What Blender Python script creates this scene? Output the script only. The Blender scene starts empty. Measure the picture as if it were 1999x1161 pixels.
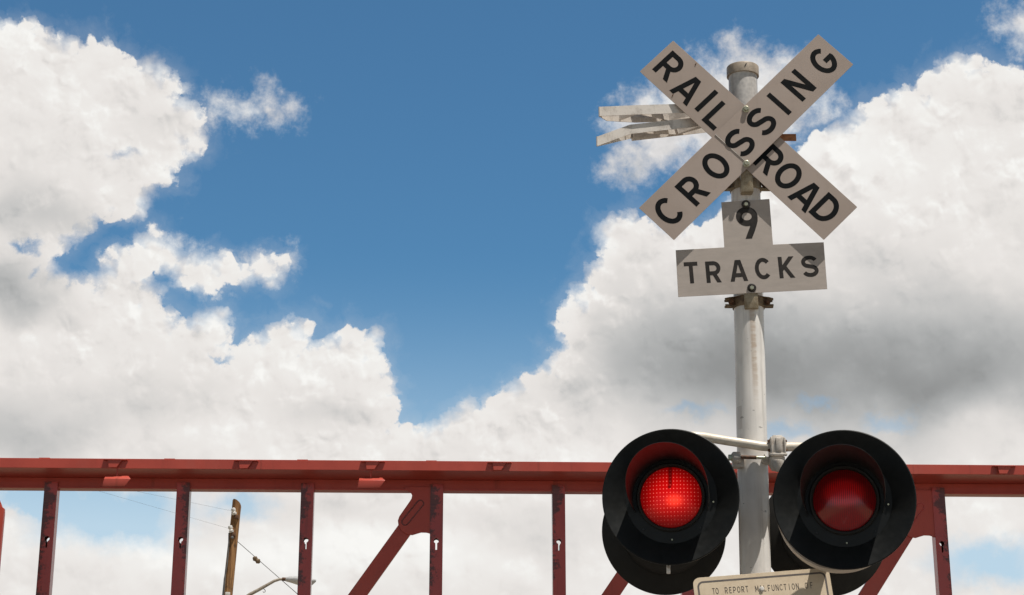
import bpy, bmesh, math, random
from mathutils import Vector, Matrix
random.seed(7)
scn = bpy.context.scene
COL = scn.collection
R = math.radians

# ---------------------------------------------------------------- camera
W_, H_, F_ = 1999.0, 1161.0, 3332.0          # photograph size and focal length in its pixels
PITCH = R(16.85)
EYE = Vector((0, 0, 1.6))
cam_d = bpy.data.cameras.new("camera")
cam_d.sensor_width = 36.0
cam_d.lens = F_ * 36.0 / W_
cam_d.clip_end = 6000
cam = bpy.data.objects.new("camera", cam_d)
COL.objects.link(cam)
cam.location = EYE
cam.rotation_euler = (math.pi / 2 + PITCH, 0, 0)
scn.camera = cam

def ray(px, py):
    x = (px - W_ / 2) / F_
    y = (H_ / 2 - py) / F_
    return Vector((x, math.cos(PITCH) - y * math.sin(PITCH), math.sin(PITCH) + y * math.cos(PITCH)))

def P(px, py, Y):
    """point of the place seen at photo pixel px,py whose distance north is Y"""
    d = ray(px, py)
    return EYE + d * (Y / d.y)

# ---------------------------------------------------------------- sun and exposure
SUN_DIR = Vector((0.28, -0.225, 0.933)).normalized()
sun_d = bpy.data.lights.new("sun", 'SUN')
sun_d.energy = 5.0
sun_d.angle = R(0.5)
sun_d.color = (1.0, 0.95, 0.87)
sun = bpy.data.objects.new("sun", sun_d)
COL.objects.link(sun)
sun.rotation_euler = SUN_DIR.to_track_quat('Z', 'Y').to_euler()
sun.location = (0, 0, 30)
scn.view_settings.view_transform = 'Standard'
scn.view_settings.look = 'None'
scn.view_settings.exposure = 0.0
scn.view_settings.gamma = 1.0

# ---------------------------------------------------------------- node helper
class NT:
    def __init__(s, tree):
        s.t = tree; s.n = tree.nodes; s.l = tree.links
        s.n.clear()
    def new(s, kind, **kw):
        n = s.n.new(kind)
        for k, v in kw.items(): setattr(n, k, v)
        return n
    def put(s, sock, v):
        if v is None: return
        if hasattr(v, 'is_output'): s.l.new(v, sock)
        else:
            if sock.type == 'RGBA' and len(v) == 3: v = (*v, 1)
            sock.default_value = v
    def m(s, op, a, b=None, c=None, clamp=False):
        n = s.new('ShaderNodeMath', operation=op, use_clamp=clamp)
        s.put(n.inputs[0], a); s.put(n.inputs[1], b); s.put(n.inputs[2], c)
        return n.outputs[0]
    def v(s, op, a, b=None, c=None, scale=None):
        n = s.new('ShaderNodeVectorMath', operation=op)
        s.put(n.inputs[0], a); s.put(n.inputs[1], b); s.put(n.inputs[2], c)
        if scale is not None: s.put(n.inputs['Scale'], scale)
        return n.outputs['Value'] if op in ('LENGTH', 'DISTANCE', 'DOT_PRODUCT') else n.outputs['Vector']
    def noise(s, vec, scale, detail=6, rough=0.55, color=False, dim='3D', lac=2.0, dist=0.0):
        n = s.new('ShaderNodeTexNoise', noise_dimensions=dim)
        s.put(n.inputs['Vector'], vec)
        n.inputs['Scale'].default_value = scale; n.inputs['Detail'].default_value = detail
        n.inputs['Roughness'].default_value = rough; n.inputs['Lacunarity'].default_value = lac
        n.inputs['Distortion'].default_value = dist
        return n.outputs['Color' if color else 'Fac']
    def ramp(s, x, a, b, c=0.0, d=1.0, smooth=True):
        n = s.new('ShaderNodeMapRange', interpolation_type='SMOOTHSTEP' if smooth else 'LINEAR', clamp=True)
        for i, v in enumerate((x, a, b, c, d)): s.put(n.inputs[i], v)
        return n.outputs[0]
    def mix(s, f, a, b, blend='MIX'):
        n = s.new('ShaderNodeMix', data_type='RGBA', blend_type=blend)
        s.put(n.inputs[0], f); s.put(n.inputs[6], a); s.put(n.inputs[7], b)
        return n.outputs[2]
    def xyz(s, vec):
        n = s.new('ShaderNodeSeparateXYZ'); s.put(n.inputs[0], vec); return n.outputs
    def cxyz(s, x, y, z):
        n = s.new('ShaderNodeCombineXYZ')
        for i, q in enumerate((x, y, z)): s.put(n.inputs[i], q)
        return n.outputs[0]

# ---------------------------------------------------------------- sky: clear air plus cumulus, all in azimuth / Mercator elevation
def sky_uv(px, py):
    d = ray(px, py).normalized()
    return (math.degrees(math.atan2(d.x, d.y)), math.degrees(0.5 * math.log((1 + d.z) / (1 - d.z))))
def sky_blob(px, py, r):
    u, v = sky_uv(px, py)
    a = sky_uv(px + min(r, 300), py); b = sky_uv(px, py - min(r, 300))
    k = r / min(r, 300)
    return u, v, 0.5 * (math.hypot(a[0] - u, a[1] - v) + math.hypot(b[0] - u, b[1] - v)) * k
def sky_ell(px, py, rx, ry):
    u, v = sky_uv(px, py)
    return u, v, abs(sky_uv(px + rx, py)[0] - u), abs(sky_uv(px, py - ry)[1] - v)

# cumulus bodies as billows: centre and radius where the photograph shows them in the sky
HARD = [(2252,916,780.6),(-490,958,741.5),(176,1150,548.9),(2930,1180,515),(998,1252,446.9),(-1096,1288,404.5),(-1180,916,307.7),(614,1414,285.5),(2948,700,265.5),(-1102,640,207.1),
        (-466,268,204),(3200,784,197.3),(3284,1504,195),(1880,1546,153.5),(2618,1546,153.5),(-136,1558,141.5),(-832,1558,141.5),(-1360,1558,140.5),(-988,478,137.2),(1256,1582,117.5),
        (-1300,652,106.7),(-880,388,105.1),(422,1600,99.5),(2012,1606,93.5),(2480,1606,93.5),(-658,286,93),(3332,916,88.7),(-262,1612,87.5),(2234,920,780.5),(-250,1054,645.5),
        (1530,1094,606.2),(338,1178,515.7),(972,1178,367.2),(-250,446,357.2),(1616,536,235.6),(32,268,219.9),(1784,350,171.1),(1296,580,150.8),(1920,262,142.7),(236,254,133.3),
        (636,800,132.4),(242,706,131.3),(744,920,90.9),(1026,838,90.5),(528,736,81.8),(1172,656,78.7),(366,698,75.6),(1628,316,74.1),(2046,218,73.5),(162,614,69.4),
        (2250,194,65.2),(1400,488,64.4),(-126,136,62.9),(194,136,62),(234,584,61.9),(2168,196,56.1),(2114,202,54.1),(930,838,53),(1218,464,50),(696,692,49.4),
        (1110,716,49.4),(1070,764,48.7),(566,670,47.3),(242,380,47.2),(68,544,46.9),(360,236,45.6),(108,572,45.4),(252,526,44),(86,466,40.1),(816,872,36.7),
        (1154,584,36.2),(444,710,36.1),(-82,98,36),(414,644,35.7),(302,494,34.9),(198,392,34.4),(402,536,34.1),(290,592,32.5),(-184,118,31.7),(1826,166,30.8),
        (878,848,30.7),(434,520,29.6),(372,524,29.2),(1806,190,28.9),(732,722,28.6),(1878,136,27.7),(336,500,27.6),(1122,602,27.5),(-250,112,27.3),(162,428,26.6),
        (1904,130,26.1),(140,94,25.1),(-48,80,25),(1850,148,24.8),(848,856,24.7),(-222,112,24.6),(330,170,24.4),(1560,322,24.2),(528,524,23.6),(72,68,23.5),
        (1776,190,23.2),(366,278,22.8),(1260,442,22.6),(48,64,22.5),(1694,218,21.7),(2006,160,21.5),(324,344,21.4),(1422,430,21.4),(18,64,21.1),(-22,70,21.1),
        (1352,452,20.8),(596,638,20.8),(470,686,20.4),(312,154,20.4),(788,848,20.3),(504,518,20),(1026,752,19.7),(140,442,19.6),(1536,332,19.6),(254,130,19.6),
        (650,676,19.6),(2202,154,19.5),(746,746,19.3),(462,530,18.3),(482,526,18.2),(366,550,17.9),(1448,394,17.9),(1658,250,17.7),(288,368,17.7),(120,82,17.4),
        (386,268,17.2),(1476,368,17),(96,74,17),(294,142,16.8),(1506,346,16.8),(210,518,16.7),(300,460,16.6),(1460,380,16.6),(122,454,16.3),(1436,410,16.2),
        (1164,532,16.2),(1490,356,16),(758,790,15.9),(-4,62,15.6),(728,658,15.6),(488,670,15.4),(354,296,15.3),(1280,440,15.3),(186,80,15.2),(216,502,15.1),
        (1752,194,15),(1934,130,14.7),(1716,206,14.6),(1158,548,14.6),(332,622,14.3),(432,614,14.1),(662,658,14),(302,358,13.7),(90,506,13.7),(548,514,13.7),
        (270,488,13.5),(122,478,13.5),(1676,232,13.3),(1988,148,13.2),(270,416,13.1),(756,836,13),(1518,334,12.9),(1730,200,12.7),(278,136,12.6),(1104,628,12.6),
        (2084,160,12.3),(404,568,12.3),(1296,440,12.2),(1322,442,12.2),(338,326,12.2),(1170,518,12),(612,676,12),(758,806,12),(954,794,11.8),(1230,418,11.7),
        (1598,254,11.4),(630,676,11.4),(-112,80,11.3),(674,650,11.2),(1976,142,11.2),(530,548,11.1),(1334,442,11.1),(384,628,11.1),(500,662,11),(186,550,11),
        (392,286,11),(738,670,10.9)]
SOFT = [(330,478,20),(362,508,24),(400,522,24),(440,520,22),(480,524,20),(520,517,20),(552,511,14),(418,205,26),(436,205,20),(412,235,18),
        (452,212,15),(1370,218,97.8),(1460,200,97.7),(2076,14,81.6),(2154,2,80.8),(2228,-4,71.5),(1292,266,70.7),(1550,186,60.8),(2010,56,50.3),(1242,312,40.5),
        (1524,134,35.2),(1260,210,35.1),(2264,-60,34.1),(1232,240,33.3),(1440,110,31.4),(1542,242,29.8),(1604,206,26.3),(1524,266,25.2),(1206,330,24.8),(1556,128,23.6),
        (1356,128,23.5),(1962,56,22),(2198,-64,21.8),(1436,80,21.3),(2280,42,20.5),(1284,186,20.4),(1202,248,19.2),(2220,-70,18.8),(1344,308,17.5),(1628,216,17.1),
        (1430,288,16.7),(518,210,26.5),(486,214,23.2),(442,208,17.6),(542,216,15.7),(526,186,14.7),(578,208,12.1),(460,210,11.4),(530,172,10.9),(568,214,9.2),
        (502,230,9.1),(558,218,8.6),(426,202,5.5),(534,230,5.3),(438,192,5.1)]
# gaps of clear air between the clouds: centre, radii, depth
GAPS = [(215,1000,190,80,.95),(40,968,110,36,.8),(470,985,75,42,.6),(1940,1100,150,60,.75),(1355,800,70,18,.3),(1735,822,65,20,.32),
        (1530,838,60,22,.4),(1590,790,50,14,.3),(45,476,36,14,.55),(70,530,12,18,.3),(428,690,22,9,.45),(240,300,26,14,.3)]
# thick parts of the clouds that let less light through: centre, radii, amount
THICK = [(1640,735,860,225,.41),(1370,700,300,200,.15),(1210,600,130,230,.10),(1990,660,420,270,.14),(1500,640,480,170,.12),(1800,760,300,90,.10),(1650,520,300,120,.07),
         (0,560,190,110,.34),(60,420,260,80,.10),(330,760,220,90,.08),(90,610,150,50,.12),(150,640,60,20,.10),(30,400,330,110,.14),(20,850,300,90,.26),(660,800,190,60,.12),(150,780,300,90,.10),
         (290,270,90,70,.05),(1250,300,150,90,.12),(1480,90,110,60,.1),(1050,1050,300,90,.08),(660,1000,170,60,.06),(540,215,60,30,.12)]
BRIGHT = [(1200,850,330,90,.07),(1700,290,260,130,.05),(1950,840,200,70,.08),(500,600,120,60,.04),(1130,640,60,120,.04),(640,1080,700,90,.10),(1180,470,60,90,.05)]

world = bpy.data.worlds.new("World")
scn.world = world
world.use_nodes = True
g = NT(world.node_tree)
tc = g.new('ShaderNodeTexCoord').outputs['Generated']
d_ = g.v('NORMALIZE', tc)
dx, dy, dz = g.xyz(d_)
az = g.m('MULTIPLY', g.m('ARCTAN2', dx, dy), 57.29578)
dzc = g.m('MINIMUM', g.m('MAXIMUM', dz, -0.2), 0.995)
el = g.m('MULTIPLY', g.m('LOGARITHM', g.m('DIVIDE', g.m('ADD', dzc, 1.0), g.m('SUBTRACT', 1.0, dzc)), math.e), 28.64789)
p = g.cxyz(az, el, 0.0)
def warp(vec, scale, amp, detail, rough, off):
    c = g.noise(g.v('ADD', vec, (off, off * .7, 0)), scale, detail, rough, color=True, dim='2D')
    c = g.v('SUBTRACT', c, (.5, .5, .5))
    return g.v('MULTIPLY_ADD', c, (amp, amp, 0), vec)
q = warp(p, 0.55, 0.75, 3, 0.5, 11.0)
q = warp(q, 2.4, 0.32, 6, 0.54, 31.0)
def union(blobs, vec, k):
    acc = None
    for (bx, by, br) in blobs:
        u, v, r = sky_blob(bx, by, br)
        dd = g.m('SUBTRACT', g.v('DISTANCE', vec, (u, v, 0)), r)
        acc = dd if acc is None else g.m('SMOOTH_MIN', acc, dd, k)
    return acc
nA = g.noise(p, 0.9, 9, 0.6, dim='2D')
nB = g.noise(g.v('ADD', p, (7.3, 2.1, 0)), 2.2, 9, 0.62, dim='2D')
dH = union(HARD, q, 0.10)
edge = g.m('MULTIPLY_ADD', g.m('SUBTRACT', nB, 0.5), 0.42, dH)
softness = g.ramp(nA, 0.42, 0.62, 0.06, 0.48)
alphaH = g.ramp(edge, softness, g.m('MULTIPLY', softness, -1.1), 0.0, 1.0)
qs = warp(p, 0.8, 1.3, 8, 0.62, 57.0)
dS = union(SOFT, qs, 0.25)
nC = g.noise(g.v('ADD', p, (1.7, 9.1, 0)), 1.3, 10, 0.66, dim='2D')
alphaS = g.ramp(g.m('MULTIPLY_ADD', g.m('SUBTRACT', nC, 0.5), 1.7, dS), 0.55, -0.95, 0.0, 0.90)
def ell_sum(lst, vec, rim=1.0):
    acc = 0.0
    for (bx, by, rx, ry, amt) in lst:
        u, v, ru, rv = sky_ell(bx, by, rx, ry)
        w = g.v('MULTIPLY_ADD', vec, (1 / ru, 1 / rv, 0), (-u / ru, -v / rv, 0))
        t = g.ramp(g.v('LENGTH', w), 1.0 * rim, 0.0, 0.0, amt)
        acc = g.m('ADD', acc, t)
    return acc
qg = warp(p, 0.7, 1.7, 9, 0.62, 83.0)
gap = g.m('MULTIPLY_ADD', ell_sum(GAPS, qg, 1.25), 1.5, 0.0, clamp=True)
alphaF = g.m('MULTIPLY', g.m('MAXIMUM', alphaH, 0.0), g.m('SUBTRACT', 1.0, gap))
# thin veils drifting off the edges
nV = g.noise(g.v('ADD', warp(p, 0.9, 0.9, 5, 0.55, 201.0), (4.4, 3.3, 0)), 1.1, 9, 0.62, dim='2D')
veil = g.m('MULTIPLY', g.ramp(g.m('MULTIPLY_ADD', g.m('SUBTRACT', nV, 0.5), 2.2, dH), 0.75, -0.25), g.ramp(nV, 0.45, 0.75, 0.10, 0.55))
alphaF = g.m('MAXIMUM', g.m('MAXIMUM', alphaF, alphaS), g.m('MULTIPLY', veil, g.m('SUBTRACT', 1.0, gap)))
# scattered fair-weather cumulus round the rest of the sky
nG = g.noise(g.v('ADD', d_, (3.1, 0.4, 0.9)), 2.3, 9, 0.58)
alphaG = g.ramp(nG, 0.54, 0.66, 0.0, 0.8)
front = g.m('MULTIPLY', g.ramp(g.m('ABSOLUTE', az), 48, 37), g.ramp(el, 44, 32))
alpha = g.m('ADD', g.m('MULTIPLY', alphaF, front), g.m('MULTIPLY', alphaG, g.m('SUBTRACT', 1.0, front)), clamp=True)
# cloud light: relief towards the sun, thick parts greyer
def relief(scale, detail, rough, off, dlt):
    a = g.noise(g.v('ADD', p, (off, off, 0)), scale, detail, rough, dim='2D')
    b = g.noise(g.v('ADD', p, (off + dlt * .5, off + dlt, 0)), scale, detail, rough, dim='2D')
    return g.m('SUBTRACT', a, b)
rel = g.m('ADD', g.m('MULTIPLY', relief(0.26, 5, 0.46, 21.0, 0.7), 0.30), g.m('MULTIPLY', relief(0.9, 5, 0.48, 43.0, 0.22), 0.13))
# rounded billows: cellular heights lit from the sun's side
def billow(scale, off, dlt, w):
    def h(o):
        n = g.new('ShaderNodeTexVoronoi', voronoi_dimensions='2D', feature='SMOOTH_F1', normalize=False)
        g.put(n.inputs['Vector'], g.v('ADD', warp(p, 0.8, 0.8, 4, 0.5, 77.0), (off + o * .55, off + o, 0)))
        n.inputs['Scale'].default_value = scale; n.inputs['Detail'].default_value = 2.0
        n.inputs['Roughness'].default_value = .5; n.inputs['Smoothness'].default_value = .55
        return n.outputs['Distance']
    return g.m('MULTIPLY', g.m('SUBTRACT', h(dlt), h(0.0)), w)
bil = g.m('ADD', billow(0.42, 5.0, 0.30, 0.30), billow(1.1, 9.0, 0.12, 0.20))
bil = g.m('MULTIPLY', bil, g.m('MULTIPLY', g.ramp(dH, -4.0, -0.6, 0.30, 1.0), g.ramp(nA, 0.36, 0.62, 0.25, 1.1)))
rel = g.m('ADD', rel, bil)
# the modelling shows on sunlit flanks and fades in the thick grey bases
rel = g.m('MULTIPLY', rel, g.ramp(nA, 0.35, 0.65, 0.35, 1.05))
qt = warp(p, 0.36, 1.9, 5, 0.44, 131.0)
thick = ell_sum(THICK, qt)
rel = g.m('MULTIPLY', rel, g.ramp(thick, 0.08, 0.42, 1.0, 0.55))
lum = g.m('SUBTRACT', 0.82, thick)
lum = g.m('ADD', lum, ell_sum(BRIGHT, qt))
lum = g.m('ADD', lum, rel)
lum = g.m('ADD', lum, g.ramp(dH, -1.1, -0.1, 0.0, 0.035))
lum = g.m('MINIMUM', g.m('MAXIMUM', lum, 0.30), 0.94)
warmth = g.ramp(lum, 0.35, 0.80)
tint = g.mix(warmth, (0.965, 0.985, 0.985), (1.0, 0.962, 0.928))
tint = g.mix(g.ramp(lum, 0.8, 0.92), tint, (1.0, 0.99, 0.96))
cloud = g.v('SCALE', tint, scale=g.m('MULTIPLY', lum, g.m('MULTIPLY_ADD', front, .58, .42)))
sky = g.new('ShaderNodeTexSky', sky_type='NISHITA', sun_disc=False)
sky.sun_elevation = math.asin(SUN_DIR.z)
sky.sun_rotation = math.atan2(SUN_DIR.x, SUN_DIR.y)
sky.altitude = 100; sky.air_density = 1.0; sky.dust_density = 0.4; sky.ozone_density = 1.0
SKY_MUL = (0.52,0.90,1.04)
air = g.v('MULTIPLY', sky.outputs[0], SKY_MUL)
air_back = g.v('MULTIPLY', sky.outputs[0], (.22, .21, .19))          # sky outside the front dimmed and greyed to cut the fill light
air = g.mix(front, air_back, air)
pale = g.m('MULTIPLY', g.m('POWER', g.ramp(el, 19.0, 9.0, 0.0, 1.0, smooth=False), 2.0), 0.88)
air = g.mix(pale, air, (5.4,7.0,8.2))
# cloud values are given in scene light, the Background strength scales them and the sky alike
SKY_STRENGTH = 0.1
cloud = g.v('SCALE', cloud, scale=1.0 / SKY_STRENGTH)
col = g.mix(alpha, air, cloud)
bg = g.new('ShaderNodeBackground')
g.put(bg.inputs[0], col); bg.inputs[1].default_value = SKY_STRENGTH
wo = g.new('ShaderNodeOutputWorld')
g.l.new(bg.outputs[0], wo.inputs[0])
world.cycles.sampling_method = 'MANUAL'
world.cycles.sample_map_resolution = 512

# ---------------------------------------------------------------- mesh helper
class MB:
    def __init__(s): s.v = []; s.f = []
    def add(s, verts, faces):
        o = len(s.v); s.v += [Vector(x) for x in verts]; s.f += [tuple(i + o for i in f) for f in faces]; return s
    def prism(s, pts, O, ux, uy, un, th):
        """flat outline pts (2D) in frame O,ux,uy; front face on O, body goes back by th along -un"""
        n = len(pts)
        a = sum(pts[i][0] * pts[(i + 1) % n][1] - pts[(i + 1) % n][0] * pts[i][1] for i in range(n))
        if a < 0: pts = pts[::-1]
        fr = [O + ux * x + uy * y for x, y in pts]
        bk = [q - un * th for q in fr]
        fs = [tuple(range(n)), tuple(range(2 * n - 1, n - 1, -1))]
        for i in range(n):
            j = (i + 1) % n
            fs.append((i, i + n, j + n, j))
        return s.add(fr + bk, fs)
    def box(s, c, sx, sy, sz, rot=None):
        c = Vector(c); M = rot or Matrix.Identity(3)
        vs = [c + M @ Vector((x * sx / 2, y * sy / 2, z * sz / 2)) for x in (-1, 1) for y in (-1, 1) for z in (-1, 1)]
        return s.add(vs, [(0, 1, 3, 2), (4, 6, 7, 5), (0, 4, 5, 1), (2, 3, 7, 6), (0, 2, 6, 4), (1, 5, 7, 3)])
    def tube(s, pts, r, n=12, cap=True):
        pts = [Vector(q) for q in pts]; rs = r if isinstance(r, (list, tuple)) else [r] * len(pts)
        vs = []; fs = []; ref = None
        for i, q in enumerate(pts):
            t = (pts[min(i + 1, len(pts) - 1)] - pts[max(i - 1, 0)]).normalized()
            if ref is None: ref = Vector((0, 0, 1)) if abs(t.z) < .9 else Vector((1, 0, 0))
            a = (ref - t * ref.dot(t)).normalized(); b = t.cross(a); ref = a
            vs += [q + (a * math.cos(2 * math.pi * k / n) + b * math.sin(2 * math.pi * k / n)) * rs[i] for k in range(n)]
        for i in range(len(pts) - 1):
            for k in range(n):
                k2 = (k + 1) % n
                fs.append((i * n + k, i * n + k2, (i + 1) * n + k2, (i + 1) * n + k))
        if cap: fs += [tuple(range(n - 1, -1, -1)), tuple(range((len(pts) - 1) * n, len(pts) * n))]
        return s.add(vs, fs)
    def lathe(s, prof, O, ax, n=48, closed=False):
        """profile of (radius, distance along ax) turned about ax"""
        O = Vector(O); ax = Vector(ax).normalized()
        ref = Vector((0, 0, 1)) if abs(ax.z) < .9 else Vector((1, 0, 0))
        a = (ref - ax * ref.dot(ax)).normalized(); b = ax.cross(a)
        vs = []; fs = []; m = len(prof)
        for r, h in prof:
            vs += [O + ax * h + (a * math.cos(2 * math.pi * k / n) + b * math.sin(2 * math.pi * k / n)) * max(r, 1e-5) for k in range(n)]
        for i in range(m if closed else m - 1):
            j = (i + 1) % m
            for k in range(n):
                k2 = (k + 1) % n
                fs.append((i * n + k, i * n + k2, j * n + k2, j * n + k))
        return s.add(vs, fs)
    def build(s, name, mat, parent=None, origin=None, bevel=0.0, smooth=True, seg=2):
        """one mesh object; vertices are given in world space, or in the parent's space when origin is 'local'"""
        me = bpy.data.meshes.new(name)
        off = Vector((0, 0, 0))
        if origin is not None and origin != 'local': off = Vector(origin)
        me.from_pydata([tuple(q - off) for q in s.v], [], s.f)
        bm = bmesh.new(); bm.from_mesh(me)
        bmesh.ops.remove_doubles(bm, verts=bm.verts, dist=1e-6)
        bmesh.ops.recalc_face_normals(bm, faces=bm.faces)
        if bevel:
            es = [e for e in bm.edges if len(e.link_faces) == 2 and e.calc_face_angle(0) > R(32)]
            bmesh.ops.bevel(bm, geom=es, offset=bevel, segments=seg, affect='EDGES', profile=.5, clamp_overlap=True)
        bm.to_mesh(me); bm.free()
        if smooth:
            for f in me.polygons: f.use_smooth = True
            me.set_sharp_from_angle(angle=R(35))
        me.materials.append(mat)
        o = bpy.data.objects.new(name, me); COL.objects.link(o)
        if parent is not None: o.parent = parent
        return o

def tag(o, label=None, cat=None, group=None, kind=None):
    for k, v in (('label', label), ('category', cat), ('group', group), ('kind', kind)):
        if v: o[k] = v
    return o
def thing(name, loc, label, cat, group=None):
    o = bpy.data.objects.new(name, None); COL.objects.link(o)
    o.location = loc; o.empty_display_size = .2
    return tag(o, label, cat, group)

# ---------------------------------------------------------------- materials
def mat(name, base, rough=0.5, metal=0.0, coat=0.0, spec=0.5):
    m = bpy.data.materials.new(name); m.use_nodes = True
    k = NT(m.node_tree)
    b = k.new('ShaderNodeBsdfPrincipled'); o = k.new('ShaderNodeOutputMaterial')
    k.l.new(b.outputs[0], o.inputs[0])
    k.put(b.inputs['Base Color'], base); b.inputs['Roughness'].default_value = rough
    b.inputs['Metallic'].default_value = metal; b.inputs['Coat Weight'].default_value = coat
    b.inputs['Specular IOR Level'].default_value = spec
    k.b = b; k.obj = k.new('ShaderNodeTexCoord').outputs['Object']
    return m, k
def bump(k, h, strength, dist):
    n = k.new('ShaderNodeBump'); k.put(n.inputs['Height'], h)
    n.inputs['Strength'].default_value = strength; n.inputs['Distance'].default_value = dist
    k.l.new(n.outputs[0], k.b.inputs['Normal'])

def mottled(name, c1, c2, scale, rough=.5, metal=0., lo=.35, hi=.7, stretch=(1, 1, 1), bmp=0., coat=0., spec=.5, rvar=.12):
    m, k = mat(name, c1, rough, metal, coat, spec)
    vec = k.v('MULTIPLY', k.obj, stretch)
    n1 = k.noise(vec, scale, 8, .62); n2 = k.noise(vec, scale * 6.3, 5, .6)
    f = k.ramp(k.m('MULTIPLY_ADD', k.m('SUBTRACT', n2, .5), .5, n1), lo, hi)
    k.l.new(k.mix(f, c1, c2), k.b.inputs['Base Color'])
    k.l.new(k.m('MULTIPLY_ADD', n2, rvar * 2, rough - rvar, clamp=True), k.b.inputs['Roughness'])
    if bmp: bump(k, n2, bmp, .002)
    return m, k
MAT = {}
def crossbuck_sheeting():
    m, k = mat('sign_sheeting', (.40, .34, .305), .42, 0, 0, .3)
    n1 = k.noise(k.obj, 3.0, 6, .6); n2 = k.noise(k.v('MULTIPLY', k.obj, (1, 1, 9)), 60, 4, .6)
    base = k.mix(k.ramp(n1, .3, .7), (.41, .335, .290), (.47, .39, .345))
    sp = k.noise(k.obj, 55, 3, .5); spots = k.ramp(sp, .74, .79)
    base = k.mix(k.m('MULTIPLY', spots, .5), base, (.28, .23, .2))
    # horizontal sheeting seams
    z = k.xyz(k.obj)[2]
    grid = k.ramp(k.m('ABSOLUTE', k.m('SINE', k.m('MULTIPLY', z, 900))), .75, 1.0, 0, .05)
    base = k.mix(grid, base, (.3, .26, .24))
    # a few long pale runs of dirt below the bolts
    runs = k.noise(k.v('MULTIPLY', k.obj, (14, 1, .9)), 2.2, 5, .6)
    base = k.mix(k.ramp(runs, .56, .74, 0, .28), base, (.36, .30, .26))
    k.l.new(base, k.b.inputs['Base Color'])
    k.l.new(k.m('MULTIPLY_ADD', n2, .12, .34), k.b.inputs['Roughness'])
    bump(k, n1, .10, .004)
    return m
MAT['sheet'] = crossbuck_sheeting()
def bare_plate():
    m, k = mat('weathered_plate', (.5, .46, .43), .45, 0, 0, .5)
    s = k.noise(k.v('MULTIPLY', k.obj, (2.2, 1, 9)), 3.5, 8, .65)
    b_ = k.noise(k.obj, 5, 7, .65)
    base = k.mix(k.ramp(s, .3, .7), (.51, .445, .40), (.44, .385, .345))
    base = k.mix(k.ramp(b_, .55, .75, 0, .45), base, (.33, .28, .25))
    sc = k.noise(k.v('MULTIPLY', k.obj, (3, 1, 120)), 4, 3, .5)
    base = k.mix(k.ramp(sc, .66, .72, 0, .4), base, (.26, .22, .19))
    k.l.new(base, k.b.inputs['Base Color'])
    k.l.new(k.m('MULTIPLY_ADD', s, .2, .36), k.b.inputs['Roughness'])
    return m
MAT['plate'] = bare_plate()
MAT['letter'] = mottled('letter_black', (.004, .005, .006), (.007, .007, .007), 14, .45, spec=.15)[0]
MAT['letter_old'] = mottled('letter_faded', (.020, .017, .015), (.036, .029, .025), 9, .5, spec=.3)[0]
def pole_metal():
    m, k = mat('painted_pipe', (.55, .53, .51), .42, 0, 0, .5)
    x, y, z = k.xyz(k.obj)
    big = k.noise(k.v('MULTIPLY', k.obj, (1, 1, .55)), 7, 7, .62)
    fine = k.noise(k.v('MULTIPLY', k.obj, (1, 1, .35)), 38, 6, .65)
    base = k.mix(k.ramp(big, .35, .68), (.90, .865, .825), (.72, .69, .66))
    # upper bare galvanised length, spangled
    sp = k.new('ShaderNodeTexVoronoi'); k.put(sp.inputs['Vector'], k.obj); sp.inputs['Scale'].default_value = 55
    gal = k.mix(sp.outputs['Distance'], (.50, .485, .47), (.72, .69, .66))
    base = k.mix(k.ramp(z, 4.55, 4.9), base, gal)
    # vertical streaks
    st = k.noise(k.v('MULTIPLY', k.obj, (34, 34, 1.1)), 1.0, 6, .6)
    base = k.mix(k.ramp(st, .50, .72, 0, .45), base, (.36, .33, .30))
    # rust run below the tracks-sign clamp: rippled drips facing the road
    rip = k.noise(k.v('MULTIPLY', k.obj, (10, 10, 70)), 1.0, 5, .6)
    drp = k.m('MULTIPLY', k.ramp(k.m('ABSOLUTE', k.m('SUBTRACT', x, k.m('MULTIPLY_ADD', k.m('SUBTRACT', rip, .5), .012, DRIP_X))), .018, .006),
               k.m('MULTIPLY', k.ramp(z, DRIP_Z - .55, DRIP_Z - .2), k.ramp(z, DRIP_Z + .03, DRIP_Z - .02)))
    base = k.mix(k.m('MULTIPLY', drp, k.ramp(rip, .30, .60, .30, .75)), base, (.50, .37, .26))
    # ghost of an old label
    gx, gz0, gz1 = GHOST
    gh = k.m('MULTIPLY', k.m('LESS_THAN', x, gx), k.m('MULTIPLY', k.m('GREATER_THAN', z, gz0), k.m('LESS_THAN', z, gz1)))
    base = k.mix(k.m('MULTIPLY', gh, .35), base, (.40, .33, .29))
    # scuffs and nicks
    nick = k.noise(k.v('MULTIPLY', k.obj, (1, 1, 2.2)), 30, 3, .5)
    base = k.mix(k.ramp(nick, .69, .73, 0, .6), base, (.2, .18, .17))
    k.l.new(base, k.b.inputs['Base Color'])
    k.l.new(k.m('MULTIPLY_ADD', fine, .25, .28), k.b.inputs['Roughness'])
    bump(k, fine, .12, .002)
    return m
MAT['alu'] = mottled('weathered_aluminium', (.80, .74, .68), (.52, .47, .42), 14, .38, .15, .4, .75, bmp=.06)[0]
MAT['clamp'] = mottled('tarnished_clamp', (.40, .33, .23), (.24, .18, .11), 30, .48, .35, .35, .7, bmp=.1)[0]
MAT['clamp_dark'] = mottled('rusted_clamp', (.24, .17, .10), (.10, .06, .035), 32, .6, .3, .35, .7, bmp=.12)[0]
MAT['cap'] = mottled('tarnished_cap', (.46, .38, .30), (.30, .25, .20), 22, .5, .1, .35, .7)[0]
MAT['rust_lit'] = mottled('sunlit_rust', (.46, .20, .09), (.30, .13, .06), 40, .7, 0, .35, .7, bmp=.1)[0]  # lighter copy of the rust, sunlight put into its colour
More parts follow.
